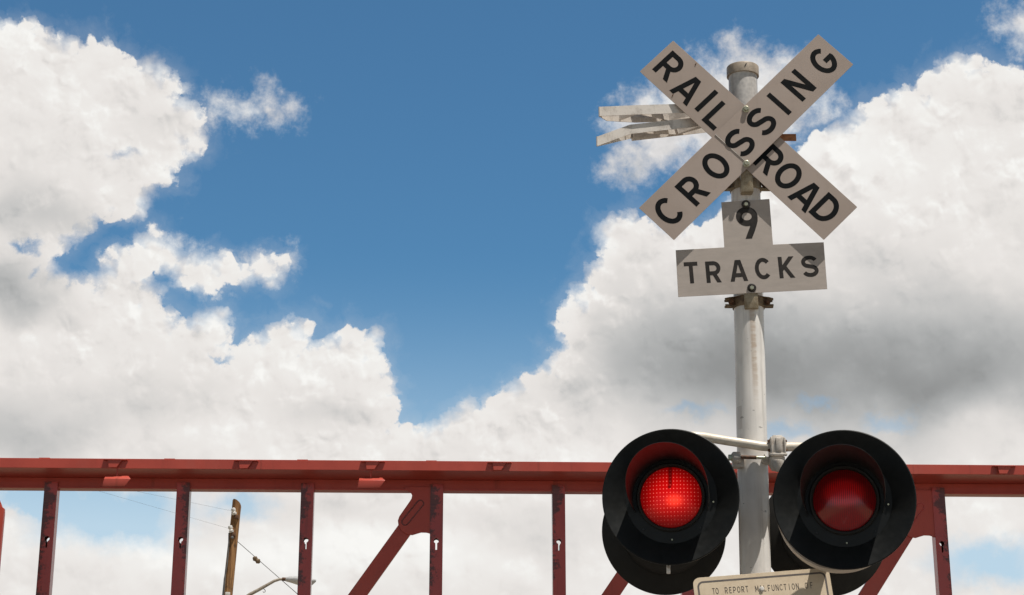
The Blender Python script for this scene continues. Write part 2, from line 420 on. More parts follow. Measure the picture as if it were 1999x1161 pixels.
MAT['rust'] = mottled('rust', (.16, .07, .03), (.05, .03, .02), 60, .75, 0, .35, .7, bmp=.2)[0]
MAT['bolt'] = mottled('bolt_zinc', (.55, .55, .42), (.36, .35, .25), 90, .35, .6, .35, .7)[0]
MAT['rubber'] = mottled('black_washer', (.012, .011, .010), (.03, .022, .018), 50, .5)[0]
MAT['cast'] = mottled('painted_casting', (.60, .55, .49), (.42, .36, .30), 24, .5, .1, .45, .75, bmp=.12)[0]
MAT['arm'] = mottled('cream_arm_paint', (.82, .74, .62), (.70, .61, .49), 12, .4, 0, .4, .75)[0]
MAT['black'] = mottled('black_lamp_paint', (.007, .008, .008), (.012, .013, .013), 7, .46, 0, .35, .7, spec=.30, bmp=.03)[0]
MAT['black_old'] = mottled('faded_black_paint', (.014, .013, .011), (.022, .020, .017), 7, .55, 0, .35, .7, spec=.3)[0]
MAT['black_in'] = mottled('visor_black', (.016, .015, .015), (.024, .022, .021), 9, .38, 0, .35, .7, spec=.5)[0]
MAT['housing'] = mottled('pale_housing', (.62, .54, .46), (.50, .42, .35), 9, .45, 0, .4, .7)[0]
MAT['notice'] = mottled('notice_sheeting', (.70, .58, .43), (.62, .50, .36), 10, .5, 0, .35, .7)[0]
MAT['notice_ink'] = mottled('notice_ink', (.045, .035, .03), (.075, .06, .05), 20, .55)[0]
MAT['notice_line'] = mottled('notice_border', (.115, .10, .095), (.15, .13, .12), 20, .5)[0]
def wood():
    m, k = mat('weathered_wood', (.3, .15, .06), .8, 0, 0, .2)
    gr = k.noise(k.v('MULTIPLY', k.obj, (16, 16, .7)), 1.6, 8, .65)
    kn = k.noise(k.v('MULTIPLY', k.obj, (3, 3, 1.6)), 2.2, 6, .6)
    base = k.mix(k.ramp(gr, .34, .66), (.15, .07, .03), (.42, .23, .10))
    base = k.mix(k.ramp(kn, .57, .7, 0, .75), base, (.07, .045, .03))
    k.l.new(base, k.b.inputs['Base Color']); bump(k, gr, .5, .02)
    return m
MAT['wood'] = wood()
MAT['porcelain'] = mottled('porcelain', (.75, .72, .68), (.6, .57, .53), 30, .3)[0]
MAT['lamp_alu'] = mottled('lamp_aluminium', (.62, .62, .62), (.5, .5, .5), 12, .45, .2)[0]
MAT['lamp_arm'] = mottled('arm_steel', (.48, .42, .35), (.33, .27, .21), 9, .5, .2)[0]
MAT['cable'] = mottled('grey_cable', (.16, .155, .15), (.1, .1, .1), 9, .6)[0]
def car_paint(name, c1, c2, scale_amt, gloss=.16):
    m, k = mat(name, c1, .42, 0, .0, .45)
    rnd = k.new('ShaderNodeObjectInfo').outputs['Random']
    vec = k.v('ADD', k.obj, k.cxyz(k.m('MULTIPLY', rnd, 37.0), 0.0, k.m('MULTIPLY', rnd, 19.0)))
    n1 = k.noise(k.v('MULTIPLY', vec, (1, 1, .8)), 2.2, 7, .6)
    base = k.mix(k.ramp(n1, .3, .7), c1, c2)
    n2 = k.noise(vec, 24, 7, .68)
    if scale_amt:
        x, y, z = k.xyz(k.obj)
        # mill scale left in a ragged band, heaviest where the post meets the chord
        side = k.m('MULTIPLY', x, k.m('SUBTRACT', k.m('MULTIPLY', k.m('GREATER_THAN', rnd, .55), 2.0), 1.0))
        top = k.ramp(z, -.55, .0, 0, .16)
        wand = k.noise(k.v('MULTIPLY', vec, (.3, .3, 2.4)), 2.0, 5, .6)
        f = k.m('ADD', k.m('ADD', k.m('MULTIPLY', side, 2.6), top), k.m('MULTIPLY_ADD', k.m('SUBTRACT', n2, .5), .9, k.m('MULTIPLY', k.m('SUBTRACT', wand, .5), 1.0)))
        f = k.ramp(f, .06, .20)
        lines = k.noise(k.v('MULTIPLY', vec, (2, 2, 60)), 1.5, 4, .6)
        dark = k.mix(k.ramp(lines, .35, .7), (.022, .020, .020), (.085, .05, .035))
        dark = k.mix(k.ramp(lines, .70, .75, 0, .5), dark, (.28, .24, .22))
        base = k.mix(k.m('MULTIPLY', f, scale_amt), base, dark)
    chalk = k.noise(k.v('MULTIPLY', vec, (1.4, 1.4, .5)), 1.3, 6, .6)
    base = k.mix(k.ramp(chalk, .50, .78, 0, .30), base, (.40, .15, .12))
    runs = k.noise(k.v('MULTIPLY', vec, (9, 9, .5)), 1.7, 5, .6)
    base = k.mix(k.ramp(runs, .58, .76, 0, .35), base, (.13, .035, .02))
    chips = k.ramp(k.noise(vec, 42, 4, .6), .70, .76, 0, .45)
    base = k.mix(chips, base, (.12, .035, .02))
    k.l.new(base, k.b.inputs['Base Color'])
    k.l.new(k.m('MULTIPLY_ADD', n2, .16, gloss), k.b.inputs['Roughness'])
    bump(k, n2, .05, .003)
    return m
MAT['car'] = car_paint('red_oxide_paint', (.52, .082, .055), (.43, .064, .044), 0, .34)
MAT['car_post'] = car_paint('red_paint_with_scale', (.52, .074, .058), (.42, .058, .048), .78)
MAT['car_bright'] = car_paint('bright_red_paint', (.42, .055, .03), (.36, .045, .025), 0)
MAT['deck'] = mottled('worn_deck', (.075, .045, .035), (.05, .035, .03), 3, .8)[0]
MAT['steel'] = mottled('worn_steel', (.16, .13, .11), (.10, .07, .05), 9, .5, .5)[0]
MAT['asphalt'] = mottled('asphalt', (.11, .10, .09), (.08, .075, .07), 2, .9)[0]
MAT['gravel'] = mottled('ballast_gravel', (.13, .115, .10), (.07, .065, .06), 9, .95, bmp=.6)[0]
MAT['ground'] = mottled('dusty_ground', (.32, .26, .19), (.22, .19, .12), .35, .95)[0]
MAT['concrete'] = mottled('concrete', (.42, .40, .37), (.33, .31, .29), 4, .9)[0]
MAT['paint_line'] = mottled('road_paint', (.75, .73, .68), (.55, .53, .5), 5, .7)[0]

# ---------------------------------------------------------------- stroke lettering (highway-style capitals)
T_ = .175
def arc(cx, cy, rx, ry, a0, a1, n=22):
    return [(cx + rx * math.cos(R(a0 + (a1 - a0) * i / n)), cy + ry * math.sin(R(a0 + (a1 - a0) * i / n))) for i in range(n + 1)]
def glyph(c, t=T_):
    h = t / 2
    if c == 'I': return t, [[(h, 0), (h, 1)]]
    if c == 'L': return .56, [[(h, 0), (h, 1)], [(h, h), (.56, h)]]
    if c == 'T': return .64, [[(.32, 0), (.32, 1)], [(0, 1 - h), (.64, 1 - h)]]
    if c == 'E': return .58, [[(h, 0), (h, 1)], [(h, h), (.58, h)], [(h, 1 - h), (.58, 1 - h)], [(h, .52), (.52, .52)]]
    if c == 'F': return .56, [[(h, 0), (h, 1)], [(h, 1 - h), (.56, 1 - h)], [(h, .50), (.50, .50)]]
    if c == 'N': return .72, [[(h, 0), (h, 1)], [(.72 - h, 0), (.72 - h, 1)], [(h * .9, 1.02), (.72 - h * .9, -.02)]]
    if c == 'M': return .86, [[(h, 0), (h, 1)], [(.86 - h, 0), (.86 - h, 1)], [(h * .8, 1.04), (.43, .22)], [(.86 - h * .8, 1.04), (.43, .22)]]
    if c == 'A': return .78, [[(h * .62, -.06), (.37, 1.06)], [(.78 - h * .62, -.06), (.41, 1.06)], [(.17, .29), (.61, .29)]]
    if c == 'K': return .72, [[(h, 0), (h, 1)], [(h, .36), (.70, 1.08)], [(.28, .52), (.68, -.08)]]
    if c == 'U': return .70, [[(h, 1), (h, .30)] + arc(.35, .30, .35 - h, .30 - h, 180, 360)[1:] + [(.70 - h, 1)]]
    if c in 'RP':
        w = .70; my = .44 if c == 'R' else .42; ry = (1 - h - my) / 2; cy = (1 - h + my) / 2; rx = .24
        s = [[(h, 0), (h, 1)], [(h, 1 - h), (w - h - rx, 1 - h)] + arc(w - h - rx, cy, rx, ry, 90, -90)[1:] + [(h, my)]]
        if c == 'R': s.append([(.36, .46), (w - h * .75, -.06)])
        return w, s
    if c == 'D':
        w = .72; rx = .34
        return w, [[(h, 0), (h, 1)], [(h, 1 - h), (w - h - rx, 1 - h)] + arc(w - h - rx, .5, rx, .5 - h, 90, -90)[1:] + [(h, h)]]
    if c == 'O': return .78, [arc(.39, .5, .39 - h, .5 - h, 0, 360, 44)]
    if c == 'C': return .74, [arc(.39, .5, .39 - h, .5 - h, 42, 318, 36)]
    if c == 'G': return .76, [arc(.39, .5, .39 - h, .5 - h, 48, 352, 40) + [(.76 - h, .50)], [(.40, .46), (.76, .46)]]
    if c == 'S':
        w = .78; rx = .39 - h; ry = .25 - h / 2
        up = arc(.39, 1 - h - ry, rx, ry, 22, 235, 22); lo = arc(.39, h + ry, rx, ry, 55, -158, 22)
        return w, [up + lo]
    if c == '9':
        w = .68
        tail = [(w - h, .68), (w - h - .01, .56), (.53, .42), (.47, .28), (.37, .08), (.30, -.08)]
        return w, [arc(.34, .695, .34 - h, .305 - h, 0, 360, 36), tail]
    raise KeyError(c)
def strips(pts, t):
    """quads along a centre line with mitred joins"""
    h = t / 2; closed = (abs(pts[0][0] - pts[-1][0]) + abs(pts[0][1] - pts[-1][1])) < 1e-6
    n = len(pts); L = []; Rr = []
    for i in range(n):
        a = pts[i - 1] if i else (pts[-2] if closed else None); b = pts[i]; c = pts[i + 1] if i < n - 1 else (pts[1] if closed else None)
        def nrm(p0, p1):
            dx, dy = p1[0] - p0[0], p1[1] - p0[1]; l = math.hypot(dx, dy) or 1; return (-dy / l, dx / l)
        if a is None: m = nrm(b, c); k = 1
        elif c is None: m = nrm(a, b); k = 1
        else:
            n1, n2 = nrm(a, b), nrm(b, c); m = (n1[0] + n2[0], n1[1] + n2[1]); l = math.hypot(*m) or 1
            m = (m[0] / l, m[1] / l); k = min(1 / max(m[0] * n1[0] + m[1] * n1[1], .4), 1.8)
        L.append((b[0] + m[0] * h * k, b[1] + m[1] * h * k)); Rr.append((b[0] - m[0] * h * k, b[1] - m[1] * h * k))
    return [[Rr[i], Rr[i + 1], L[i + 1], L[i]] for i in range(n - 1)]
def clip(poly, lo, hi):
    for sgn, lim in ((1, lo), (-1, -hi)):
        out = []
        for i in range(len(poly)):
            a, b = poly[i], poly[(i + 1) % len(poly)]
            da, db = sgn * a[1] - lim, sgn * b[1] - lim
            if da >= 0: out.append(a)
            if (da >= 0) != (db >= 0):
                s = da / (da - db); out.append((a[0] + (b[0] - a[0]) * s, a[1] + (b[1] - a[1]) * s))
        poly = out
        if not poly: return []
    return poly
def letter(mb, c, O, ux, uy, un, hgt, wide=1.0, t=T_):
    """one capital centred on O"""
    w, st = glyph(c, t)
    for k, s in enumerate(st):
        for q in strips(s, t):
            q = clip(q, 0, 1)
            if len(q) < 3: continue
            mb.add([O + ux * ((x - w / 2) * hgt * wide) + uy * ((y - .5) * hgt) + un * (k * .00004) for x, y in q], [tuple(range(len(q)))])
def hexbolt(mb, O, n, r, h, wash=0.0, wt=.003):
    n = Vector(n).normalized()
    if wash: mb.lathe([(0, 0), (wash, 0), (wash, wt), (wash * .9, wt + .001), (0, wt + .001)], O, n, 28)
    mb.lathe([(r, wt), (r, wt + h * .8), (r * .86, wt + h), (0, wt + h)], O, n, 6)

# ================================================================ the ground and road
YP = 7.55                                                   # the mast's distance north of the eye
X_, Z_ = Vector((1, 0, 0)), Vector((0, 0, 1)); FACE = Vector((0, -1, 0))
gm = MB().add([(-2500, -2500, 0), (2500, -2500, 0), (2500, 2500, 0), (-2500, 2500, 0)], [(0, 1, 2, 3)])
tag(gm.build('ground', MAT['ground'], smooth=False), kind='structure')
tag(MB().add([(-4.2, -400, .004), (4.2, -400, .004), (4.2, 400, .004), (-4.2, 400, .004)], [(0, 1, 2, 3)]).build('road', MAT['asphalt'], smooth=False), kind='structure')
tag(MB().add([(-60, 9.6, .008), (60, 12.0, .008), (60, 22.2, .008), (-60, 20.0, .008)], [(0, 1, 2, 3)]).build('track_bed', MAT['gravel'], smooth=False), kind='structure')
lm = MB()
for yy in range(-60, 6, 6): lm.add([(-.06, yy, .012), (.06, yy, .012), (.06, yy + 3, .012), (-.06, yy + 3, .012)], [(0, 1, 2, 3)])
lm.add([(.3, 6.2, .012), (4.0, 6.2, .012), (4.0, 6.7, .012), (.3, 6.7, .012)], [(0, 1, 2, 3)])
tag(lm.build('road_marking', MAT['paint_line'], smooth=False), kind='structure')

# ================================================================ signal mast
top = P(1449.8, 137.5, YP); low = P(1473.7, 1084, YP)
up = (top - low).normalized()
def axis(z): return low + up * ((z - low.z) / up.z)
base = axis(0.0)
mast = thing('signal_mast', base, 'white pipe mast of the crossing signal carrying the lamps and boards', 'signal mast')
RP = .0685
drip = P(1468, 600, YP - RP); DRIP_X, DRIP_Z = drip.x - base.x, drip.z
GHOST = (P(1450, 818, YP - RP).x - base.x, P(1443, 841, YP).z, P(1443, 796, YP).z)
MAT['pole'] = pole_metal()
MB().tube([base, axis(1.5), axis(3.0), top], RP, 40).build('pole', MAT['pole'], mast, base)
pc = MB().lathe([(RP + .0005, -.046), (RP + .0085, -.046), (RP + .0085, .001), (RP + .006, .004), (0, .005)], top + up * .012, up, 48).build('pole_cap', MAT['cap'], mast, base, bevel=.0008, seg=1)
nk = MB(); nk.box(top + Vector((.004, -RP - .0085, -.004)), .004, .003, .018, Matrix.Rotation(.45, 3, 'Y')); nk.build('cap_slot', MAT['rubber'], pc, base)
MB().lathe([(.0, 0.004), (.21, .004), (.23, .03), (.14, .10), (.09, .30), (RP + .001, .32)], base, Z_, 32).build('mast_base', MAT['cast'], mast, base)

def px_m(py, Y):                                            # metres per photo pixel at that distance
    d = ray(W_ / 2, py); return (Y / d.y) / F_
def pipe_clamp(cx, cy, span_px, blk, material, ear_mat, front, fork):
    """two-piece pipe clamp with channel ears; blk = pixel x0,x1,y0,y1 of the block that carries the board"""
    k = px_m(cy, YP); c = P(cx, cy, YP); z = c.z
    ax = axis(z); hw = span_px * k / 2
    mb = MB()
    mb.lathe([(RP + .0008, -.024), (RP + .0055, -.024), (RP + .0055, .024), (RP + .0008, .024)], ax, up, 36, closed=True)
    for s in (-1, 1):
        x0 = RP * .72
        cxm = ax.x + s * (x0 + hw) / 2; ln = hw - x0
        for dy in (-.014, .014):                                                    # slotted web plates, one each side of the bolt
            yy = ax.y + dy - .012
            for dz in (-.0145, .0145): mb.box((cxm, yy, z + dz), ln, .005, .011)
            mb.box((ax.x + s * (x0 + .006), yy, z), .012, .0048, .0179)
            if not fork: mb.box((ax.x + s * (hw - .019), yy, z), .030, .0048, .0179)
            else: mb.box((ax.x + s * (hw - .034), yy, z), .016, .0048, .0179)
        # flared flanges above and below
        for dz in (-.021, .021):
            fl = [(x0, -.052), (hw * .82, -.036), (hw, -.020), (hw, -.008), (x0, -.005)]
            mb.prism([(ax.x + s * a, ax.y + b) for a, b in fl], Vector((0, 0, z + dz + .002)), X_, Vector((0, 1, 0)), Z_, .004)
    cl = mb.build('pipe_clamp', ear_mat, mast, base, bevel=.0012)
    for s in (-1, 1):
        hb = MB(); hexbolt(hb, Vector((ax.x + s * hw * .74, ax.y - .029, z)), FACE, .010, .012, .015)
        hb.build('clamp_bolt', MAT['rust'], cl, base)
    a = P(blk[0], blk[3], front); b = P(blk[1], blk[2], front)
    bb = MB(); xc = (a.x + b.x) / 2; w = b.x - a.x; zc = (a.z + b.z) / 2; hh = b.z - a.z
    yb = ax.y - RP * .93
    bb.box((xc, (front + yb) / 2, zc), w, yb - front, hh)
    bb.build('stand_off', material, cl, base, bevel=.004)
    return cl
pipe_clamp(1456, 365, 96, (1447.5, 1468, 300, 374), MAT['clamp'], MAT['clamp'], 7.440, False)
pipe_clamp(1461, 593, 94, (1454, 1479, 552, 602), MAT['clamp'], MAT['clamp_dark'], 7.468, True)

# flat-bar outrigger loops on the far left of the mast, with zigzag webs
def outrigger(pts, back, name, m_):
    """pts: pixel points of the front bar's mid-line from tip inward; back: how far behind the rear bar runs (m)"""
    Yf = 7.50
    fr = [P(x, y, Yf + dy) for x, y, dy in pts]
    hb = .0235
    def bar(mb, path, th=.004):
        n = len(path); vs = []; fs = []
        for i, q in enumerate(path):
            t = (path[min(i + 1, n - 1)] - path[max(i - 1, 0)]); t.z = 0; t.normalize(); nn = Vector((-t.y, t.x, 0))
            for a, b in ((-1, -1), (1, -1), (1, 1), (-1, 1)): vs.append(q + nn * (a * th / 2) + Z_ * (b * hb))
        for i in range(n - 1):
            o = i * 4
            for k in range(4): fs.append((o + k, o + (k + 1) % 4, o + 4 + (k + 1) % 4, o + 4 + k))
        fs += [(3, 2, 1, 0), tuple((n - 1) * 4 + k for k in range(4))]
        mb.add(vs, fs)
    mb = MB()
    rear = []
    for i, q in enumerate(fr):
        t = min(1.0, i / 1.6)
        rear.append(q + Vector((.012 * (i > 0), back * t + (.006 if i == 0 else 0), 0)))
    bar(mb, fr); bar(mb, rear)
    mb.tube([fr[0] - Z_ * hb + Vector((-.001, .002, 0)), fr[0] + Z_ * hb + Vector((-.001, .002, 0))], .005, 8)
    # zigzag between the two bars
    def at(path, s):
        seg = s * (len(path) - 1); i = min(int(seg), len(path) - 2); return path[i].lerp(path[i + 1], seg - i)
    zz = [at(rear, .36) + Vector((0, -.002, 0)), at(fr, .52) + Vector((0, .004, 0)), at(rear, .70) + Vector((0, -.002, 0)), at(fr, .92) + Vector((0, .004, 0))]
    hb = .0195
    bar(mb, zz, .003)
    return mb.build(name, m_, mast, base, smooth=False)
outrigger([(1171, 217.5, -.14), (1181, 217, -.135), (1238, 214.5, -.10), (1320, 212, -.05), (1420, 209, .02)], .095, 'outrigger', MAT['alu'])
outrigger([(1166.5, 275.5, -.13), (1229, 252.5, -.085), (1231, 252.2, -.083), (1345, 239.5, -.02), (1420, 231, .03)], .085, 'outrigger', MAT['alu'])
rb = MB()
a = P(1527, 266, 7.53); b = P(1553, 277, 7.53)
rb.box(((a.x + b.x) / 2 - .03, 7.53, a.z), b.x - a.x + .06, .05, .006)
rb.box(((a.x + b.x) / 2 - .03, 7.507, (a.z + b.z) / 2 - .004), b.x - a.x + .06, .005, a.z - b.z)
c_ = P(1500, 272, 7.55); rb.box((c_.x - .02, 7.55, c_.z), .09, .02, .03)
rb.build('angle_bracket', MAT['rust_lit'], mast, base, bevel=.001)

# ================================================================ crossbuck
cb_root = P(1458, 267, 7.433)
cb = thing('crossbuck_sign', cb_root, 'large X shaped sign lettered railroad crossing at the top of the mast', 'crossbuck sign')
def board_frame(c4, Y):
    """c4: pixel corners tl, bl, br, tr along the reading direction -> centre, reading dir, up dir, length, width"""
    q = [P(x, y, Y) for x, y in c4]
    s = (q[0] + q[1]) / 2; e = (q[2] + q[3]) / 2
    ux = (e - s); ln = ux.length; ux.normalize(); uy = FACE.cross(ux)
    wd = (abs((q[0] - q[1]).dot(uy)) + abs((q[3] - q[2]).dot(uy))) / 2
    return (s + e) / 2, ux, uy, ln, wd
def rr(w, h, r, n=5):
    if r <= 0: return [(-w / 2, -h / 2), (w / 2, -h / 2), (w / 2, h / 2), (-w / 2, h / 2)]
    o = []
    for cx, cy, a in ((w / 2 - r, -h / 2 + r, -90), (w / 2 - r, h / 2 - r, 0), (-w / 2 + r, h / 2 - r, 90), (-w / 2 + r, -h / 2 + r, 180)):
        o += arc(cx, cy, r, r, a, a + 90, n)
    return o
LH = .140                                                   # crossbuck letter height
def lettered(board, txt, Y, ux, uy, hgt, lift, wide=1.0, mat_=None, t=T_):
    for ch, x, y in txt:
        mb = MB(); letter(mb, ch, P(x, y, Y) + FACE * lift, ux, uy, FACE, hgt, wide, t)
        mb.build('letter', mat_ or MAT['letter'], board, cb_root, smooth=False)
Y1 = 7.433
c, ux, uy, ln, wd = board_frame([(1313, 77), (1250, 141), (1609, 468), (1673, 404)], Y1)
b1 = MB().prism(rr(ln, wd, .004, 2), c, ux, uy, FACE, .0022).build('board', MAT['sheet'], cb, cb_root, bevel=.0006, seg=1)
print('board', ln, wd)
lettered(b1, [('R', 1307.5, 129.5), ('A', 1343.5, 173), ('I', 1379, 196.5), ('L', 1401, 225.5), ('R', 1502.5, 311), ('O', 1539, 343), ('A', 1574.5, 380.5), ('D', 1613.5, 408)], Y1, ux, uy, LH, .0004)
Y2 = 7.420
c, ux, uy, ln, wd = board_frame([(1248, 406), (1315, 468), (1666, 127), (1597, 66)], Y2)
jl = ln * .418                                             # the upper half laps over the lower one at the joint
YM = Y2 - .0032
om = c + ux * (jl / 2) + FACE * .0032
b2 = MB().prism(rr(ln - jl, wd, .003, 2), om, ux, uy, FACE, .0022).build('board', MAT['sheet'], cb, cb_root, bevel=.0006, seg=1)
lettered(b2, [('S', 1444.5, 278), ('S', 1486.5, 237), ('I', 1521, 202.5), ('N', 1559, 166), ('G', 1607.5, 119)], YM, ux, uy, LH, .0004)
o3 = c - ux * (ln / 2 - (jl + .03) / 2)
b3 = MB().prism(rr(jl + .03, wd - .001, .003, 2), o3, ux, uy, FACE, .0022).build('board', MAT['sheet'], cb, cb_root, bevel=.0005, seg=1)
lettered(b3, [('C', 1305, 412), ('R', 1352, 370), ('O', 1397.5, 323.5)], Y2, ux, uy, LH, .0004)
le = MB(); le.prism([(-.0030, -wd / 2 + .001), (.0, -wd / 2 + .001), (.0, wd / 2 - .001), (-.0030, wd / 2 - .001)], c - ux * (ln / 2 - jl) + FACE * .0030, ux, uy, FACE, .0028)
le.build('lap_edge', MAT['alu'], b2, cb_root)
for bx, by, Y in ((1456, 213, 7.4166), (1457, 319.5, 7.4166)):
    hb = MB(); hexbolt(hb, P(bx, by, Y), FACE, .0125, .012, .0165); hb.build('bolt', MAT['bolt'], cb, cb_root)
for x, y in ((1358, 125), (1313, 186)):
    nl = MB(); nl.box(P(x, y, 7.4325) , .004, .004, .012, Matrix.Rotation(.5, 3, 'Y')); nl.build('rivet', MAT['rust'], cb, cb_root)

# ================================================================ tracks sign
YT = 7.464
ts_root = P(1462, 520, YT)
ts = thing('track_count_sign', ts_root, 'inverted T sign reading 9 TRACKS below the crossbuck', 'sign')
tp = [(1408, 394.5), (1502, 388), (1509, 477), (1608, 472.5), (1615, 564), (1324, 579.5), (1319, 488), (1414, 482.5)]
tw = [P(x, y, YT) for x, y in tp]
tb = MB().prism([(q.x - ts_root.x, q.z - ts_root.z) for q in tw], ts_root, X_, Z_, FACE, .0022).build('plate', MAT['plate'], ts, ts_root, bevel=.0006, seg=1)
tux = (tw[4] - tw[5]).normalized(); tuy = FACE.cross(tux)
mb = MB(); letter(mb, '9', P(1459.0, 434.5, YT) + FACE * .0004, tux, tuy, FACE, .157, .94, .185)
mb.build('numeral', MAT['letter_old'], tb, ts_root, smooth=False)
for ch, x, y in (('T', 1349.5, 532), ('R', 1392.5, 530.5), ('A', 1441.5, 528), ('C', 1489, 524), ('K', 1535, 521.5), ('S', 1581, 519.5)):
    mb = MB(); letter(mb, ch, P(x, y, YT) + FACE * .0004, tux, tuy, FACE, .103, .95 if ch != 'S' else .95, .185)
    mb.build('letter', MAT['letter_old'], tb, ts_root, smooth=False)
for bx, by in ((1456, 399), (1467.5, 562)):
    wm = MB().lathe([(0, .001), (.0205, .001), (.0205, .004), (.016, .010), (0, .010)], P(bx, by, YT), FACE, 30).build('washer', MAT['rubber'], ts, ts_root)
    hb = MB(); hexbolt(hb, P(bx, by, YT - .010), FACE, .0098, .010, .0, 0.0); hb.build('bolt', MAT['bolt'], wm, ts_root)

# ================================================================ notice sign
YN = 7.462
nq = [P(1351.5, 1128.5, YN), P(1617.5, 1107.5, YN)]
nux = (nq[1] - nq[0]).normalized(); nw = (nq[1] - nq[0]).length; nuy = FACE.cross(nux)
TILT = R(9)
nn = (FACE * math.cos(TILT) + Z_ * math.sin(TILT)).normalized(); nuy = nn.cross(nux).normalized(); nn = nux.cross(nuy)
nh = .46; nroot = (nq[0] + nq[1]) / 2 - nuy * (nh / 2)
ns = thing('notice_sign', nroot, 'tan rounded notice plate beginning to report malfunction of, under the lamps', 'sign')
plate = MB().prism(rr(nw, nh, .030, 6), nroot, nux, nuy, nn, .002).build('plate', MAT['notice'], ns, nroot, bevel=.0005, seg=1)
bo = rr(nw - .034, nh - .034, .026, 6); bi = rr(nw - .050, nh - .050, .019, 6); nb = len(bo)
MB().add([nroot + nux * x + nuy * y + nn * .0004 for x, y in bo + bi], [(i, (i + 1) % nb, nb + (i + 1) % nb, nb + i) for i in range(nb)]).build('border', MAT['notice_line'], plate, nroot, smooth=False)
mb = MB()
def on_plate(px, py):
    d = ray(px, py); return EYE + d * ((nroot - EYE).dot(nn) / d.dot(nn))
def line_text(txt, x0, y0, x1, y1, hgt, wide, t):
    for i, ch in enumerate(txt):
        if ch == ' ': continue
        f = i / (len(txt) - 1)
        mb = MB(); letter(mb, ch, on_plate(x0 + (x1 - x0) * f, y0 + (y1 - y0) * f) + nn * .0004, nux, nuy, nn, hgt, wide, t)
        mb.build('letter', MAT['notice_ink'], plate, nroot, smooth=False)
for txt, x0, y0, x1, y1 in (('TO', 1393.2, 1154.0, 1399.8, 1153.5), ('REPORT', 1417.8, 1152.2, 1458.2, 1149.6), ('MALFUNCTION', 1477.5, 1149.2, 1556.5, 1144.2), ('OF', 1574.3, 1142.9, 1584.0, 1142.3)):
    line_text(txt, x0, y0, x1, y1, .0275, .62, .13)
hb = MB(); hexbolt(hb, on_plate(1487, 1149.5), nn, .0085, .006, .011, .002); hb.build('bolt', MAT['porcelain'], ns, nroot)

# ================================================================ flashing lamps on their arm
YA = 7.445
arm_pts = [P(1338, 853.0, 7.40), P(1352, 851.0, 7.41), P(1372, 852.5, 7.42), P(1420, 860.5, YA), P(1460, 866.5, YA), P(1483, 870.5, YA), P(1500, 872, YA), P(1515, 872.5, YA), P(1545, 872, YA), P(1570, 872.5, 7.44), P(1640, 874, 7.41)]
MB().tube(arm_pts, .0205, 18).build('lamp_arm', MAT['arm'], mast, base)
k = px_m(885, YA)
cp = P(1517, 884, YA); mb = MB()
mb.box((cp.x - .001, YA, cp.z + .028), .062, .078, .078)
mb.box((cp.x - .029, YA, cp.z + .026), .010, .090, .072); mb.box((cp.x + .029, YA, cp.z + .026), .010, .090, .072)
mb.prism([(-.034, -.02), (.030, -.02), (.030, -.058), (.012, -.075), (-.022, -.075), (-.034, -.05)], Vector((cp.x, YA - .030, cp.z)), X_, Z_, FACE, .07)
mb.box((cp.x - .038, YA + .055, cp.z - .025), .05, .055, .030)
mb.box((cp.x + .002, YA - .040, cp.z + .030), .026, .014, .064)
mb.box((cp.x, YA, cp.z + .069), .044, .060, .012); mb.box((cp.x, YA - .036, cp.z - .014), .078, .018, .014)
mb.lathe([(0, -.03), (.017, -.03), (.021, -.01), (.026, .02), (.0, .02)], (cp.x - .004, YA - .045, cp.z - .062), Z_, 16)
cst = mb.build('arm_clamp', MAT['cast'], mast, base, bevel=.005)
for sx in (-1, 1):
    for dz in (.050, .008):
        hb = MB(); hexbolt(hb, Vector((cp.x + sx * .034, YA - .018, cp.z + dz)), (sx, 0, 0), .006, .007, .008, .002)
        hb.build('clamp_bolt', MAT['rust'], cst, base)
u0, u1 = P(1447, 892, YA - .01), P(1496, 893.5, YA - .01)
MB().tube([u0, u0.lerp(u1, .6)], .0085, 12).build('u_bolt', MAT['rust'], cst, base)
MB().tube([u0.lerp(u1, .6), u1], .0075, 12).build('bolt_thread', MAT['bolt'], cst, base)
ea = P(1437, 893, YA + .02); mb = MB()
mb.lathe([(0, -.018), (.024, -.018), (.026, -.010), (.026, .018), (0, .018)], ea, X_, 24)
mb.box((ea.x + .012, ea.y + .035, ea.z - .015), .05, .06, .05)
mb.build('clamp_ear', MAT['cast'], cst, base, bevel=.004)
hb = MB(); hexbolt(hb, ea + Vector((-.018, 0, 0)), (-1, 0, 0), .014, .014, .018); hb.build('clamp_bolt', MAT['bolt'], cst, base)

